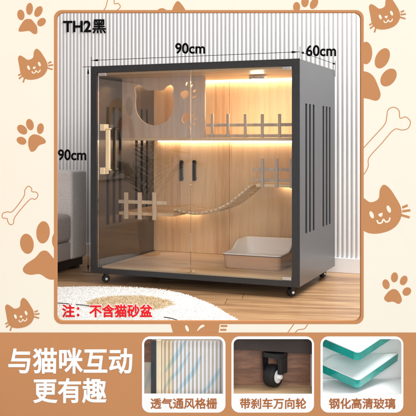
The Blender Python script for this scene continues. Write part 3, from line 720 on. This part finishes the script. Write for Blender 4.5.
# litter tray standing on the cabinet floor
def tray():
    u0, u1, v0, v1 = .523, .772, .174, .500; zb = .0722
    t = empty('litter_tray', (FLX+CA*.65+SA*.34, FLY-SA*.65+CA*.34, zb), CABROT, label='tan litter tray with white inside on the cabinet floor at the right', cat='litter tray')
    cu_, cv = .65, .34
    def ringpts(ins, hf, n=10, r=.02):
        a0, a1, b0, b1 = u0+ins-cu_, u1-ins-cu_, v0+ins-cv, v1-ins-cv; rr = max(.006, r-ins)
        out = []
        for cx, cy, st in ((a1-rr, b0+rr, -90), (a1-rr, b1-rr, 0), (a0+rr, b1-rr, 90), (a0+rr, b0+rr, 180)):
            for k in range(n+1):
                a = math.radians(st+90*k/n); out.append((cx+rr*math.cos(a), cy+rr*math.sin(a)))
        # densify straight sides
        q = []
        for i, p in enumerate(out):
            p2 = out[(i+1) % len(out)]; d = math.hypot(p2[0]-p[0], p2[1]-p[1]); m = max(1, int(d/.012))
            for k in range(m): q.append((p[0]+(p2[0]-p[0])*k/m, p[1]+(p2[1]-p[1])*k/m))
        return [(x, y, hf(x, y)) for x, y in q]
    def rim(x, y):
        s = max(0, min(1, (y+.05)/.09)); s = s*s*(3-2*s); return .061 + .036*s
    def loft(name, rs, mat, par, capb=False, capt=False, closed=False):
        bm = bmesh.new(); R = []
        n = min(len(r) for r in rs)
        for r in rs: R.append([bm.verts.new(r[int(k*len(r)/n)]) for k in range(n)])
        pairs = list(zip(R, R[1:])) + ([(R[-1], R[0])] if closed else [])
        for a, b in pairs:
            for k in range(n): bm.faces.new((a[k], a[(k+1) % n], b[(k+1) % n], b[k]))
        if capb: bm.faces.new(R[0][::-1])
        if capt: bm.faces.new(R[-1])
        return link(name, done(bm), mat, par, 0, True)
    Kk = lambda ins, f: ringpts(ins, f, 10, .035)
    import itertools
    base = ringpts(0, lambda x, y: 0)
    def scaled(k, f):   # same topology at every level
        return [(x*k, y*k, f(x*k, y*k)) for x, y, _ in base]
    loft('shell', [scaled(.93, lambda x, y: 0), scaled(.955, lambda x, y: .003), scaled(.985, lambda x, y: rim(x, y)*.7), scaled(1.0, lambda x, y: rim(x, y)-.006)], 'tray', t, True)
    loft('rim', [scaled(1.0, lambda x, y: rim(x, y)-.0058), scaled(1.018, lambda x, y: rim(x, y)-.0055), scaled(1.020, lambda x, y: rim(x, y)-.0030), scaled(1.004, lambda x, y: rim(x, y)-.0031)], 'tray_rim', t, closed=True)
    loft('liner', [scaled(1.003, lambda x, y: rim(x, y)-.0030), scaled(1.022, lambda x, y: rim(x, y)-.0028), scaled(1.018, lambda x, y: rim(x, y)+.0020), scaled(.980, lambda x, y: rim(x, y)+.0022), scaled(.95, lambda x, y: rim(x, y)-.004), scaled(.91, lambda x, y: .030), scaled(.88, lambda x, y: .022)], 'tray_in', t, False, True)
tray()

# ---------------------------------------------------------------- dimension markers round the cabinet
def marker(lab):
    return empty('dimension_marker', (FLX, FLY, 0), CABROT, label=lab, cat='dimension marker', group='dimension markers round the cabinet')
def head(par, p, d):
    p = Vector(p); d = Vector(d).normalized(); bm = bmesh.new(); bm_tube(bm, [p, p-d*.028], [.0002, .0045], 8); link('arrowhead', done(bm), 'letter_black', par)
def rod(par, a, b, name='line', r=.0011): tube(name, [a, b], r, 'letter_black', par, 6)
zl = Z1+.026; rr = .0012
m = marker('thin black dimension line along the cabinet top front edge lettered 90cm')
rod(m, (.002, 0, zl), (W-.002, 0, zl)); head(m, (.003, 0, zl), (-1, 0, 0)); head(m, (W-.004, 0, zl), (1, 0, 0))
rod(m, (.0005, 0, Z1+.0012), (.0005, 0, zl+.016), 'end_tick'); rod(m, (W, 0, Z1+.0012), (W, 0, zl+.020), 'end_tick')
def mt_text(s, px0, py0, px1, py1, v, par, w=.026, nm='lettering'):
    a, zt = cab(px0, py0, v); b, zb = cab(px1, py1, v); zt = (zt + cab(px1, py0, v)[1])/2; zb = (zb+cab(px0, py1, v)[1])/2
    k = (cab(px1, py1, v)[1]-cab(px0, py1, v)[1])/(b-a); me = text_mesh(s, a, b, zb, zt, v, .0008, w)
    for q in me.vertices: q.co.z += k*(q.co.x-(a+b)/2)
    return link(nm, me, 'letter_black', par)
mt_text('90cm', 175.2, 42.8, 205.2, 54.0, 0, m)
m = marker('thin black dimension line along the cabinet top right edge lettered 60cm')
rod(m, (W+.001, .012, zl), (W+.001, D-.002, zl)); head(m, (W+.001, .013, zl), (0, -1, 0)); head(m, (W+.001, D-.003, zl), (0, 1, 0))
rod(m, (W+.001, D, Z1-.03), (W+.001, D, zl+.016), 'end_tick')
mt_text('60cm', 306, 44.8, 336.2, 56.4, .30, m)
m = marker('thin black upright dimension line left of the cabinet lettered 90cm')
rod(m, (-.014, 0, .046), (-.014, 0, Z1-.001)); head(m, (-.014, 0, Z1-.002), (0, 0, 1)); head(m, (-.014, 0, .047), (0, 0, -1))
rod(m, (-.040, 0, Z1), (-.001, 0, Z1), 'end_tick'); rod(m, (-.040, 0, Z0), (-.001, 0, Z0), 'end_tick')
mt_text('90cm', 57.9, 149.2, 86.4, 160.6, 0, m)

# lettering fixed to the wall and standing on the rug
vt = .7165
n = empty('wall_lettering', (FLX, FLY, 0), CABROT, label='bold black characters TH2黑 on the upper left of the ribbed wall', cat='lettering')
mt_text('TH2', 63, 20.6, 91.2, 32.2, vt, n, .03, 'characters'); mt_text('黑', 92.4, 19.3, 106.2, 33.4, vt, n, .022, 'characters')
yt = 2.815
n = empty('standing_note', (nx(107, yt), yt, .02), label='small red characters edged in white standing at the front of the rug', cat='lettering')
kz0, kz1 = nz(317.4, yt), nz(304.2, yt)
for tx, pa, pb in (('注：', 62, 79.5), ('不含猫砂盆', 89.3, 152.6)):
    ka, kb = nx(pa, yt), nx(pb, yt)
    o = link('white_outline', text_mesh(tx, ka-.0022, kb+.0022, kz0-.002, kz1+.002, yt+.003, .002, .065), 'letter_white', n); shift(o, n)
    o = link('red_characters', text_mesh(tx, ka, kb, kz0, kz1, yt+.0003, .0025, .028), 'letter_red', n); shift(o, n)

# ---------------------------------------------------------------- light
w = bpy.data.worlds.new('World'); S.world = w; w.use_nodes = True
bg = w.node_tree.nodes['Background']; bg.inputs[0].default_value = (.93, .965, 1, 1); bg.inputs[1].default_value = .56
def area(name, loc, tgt, sx, sy, e, col=(1, 1, 1)):
    l = bpy.data.lights.new(name, 'AREA'); l.shape = 'RECTANGLE'; l.size = sx; l.size_y = sy; l.energy = e; l.color = col
    o = bpy.data.objects.new(name, l); COL.objects.link(o); o.location = loc
    o.rotation_euler = (Vector(tgt)-Vector(loc)).to_track_quat('-Z', 'Y').to_euler(); return o
area('board_softbox', (.2, -2.2, 1.6), (.14, 2.6, .4), 3.2, 3.0, 168, (1, .985, .965))
area('room_softbox', (1.0, 3.0, 2.5), (.4, 3.7, .3), 1.3, .9, 26, (1, .97, .93))
area('upper_right_softbox', (1.75, 2.95, 2.25), (.75, 3.8, .9), 1.0, .8, 55, (1, 1, 1))  # added lamp, no window: brightens the upper wall and cabinet side

# ---------------------------------------------------------------- camera
cd = bpy.data.cameras.new('camera'); co = bpy.data.objects.new('camera', cd); COL.objects.link(co)
co.location = (0, 0, CAMZ); co.rotation_euler = (PI/2, 0, 0)
cd.sensor_width = 36; cd.lens = 36*F/416; cd.shift_x = (208-CX)/416; cd.shift_y = -(208-HY)/416; cd.clip_end = 100; cd.clip_start = .05
S.camera = co
S.view_settings.view_transform = 'Standard'; S.view_settings.look = 'None'; S.view_settings.exposure = 0; S.view_settings.gamma = 1
S.cycles.max_bounces = 10; S.cycles.transparent_max_bounces = 16
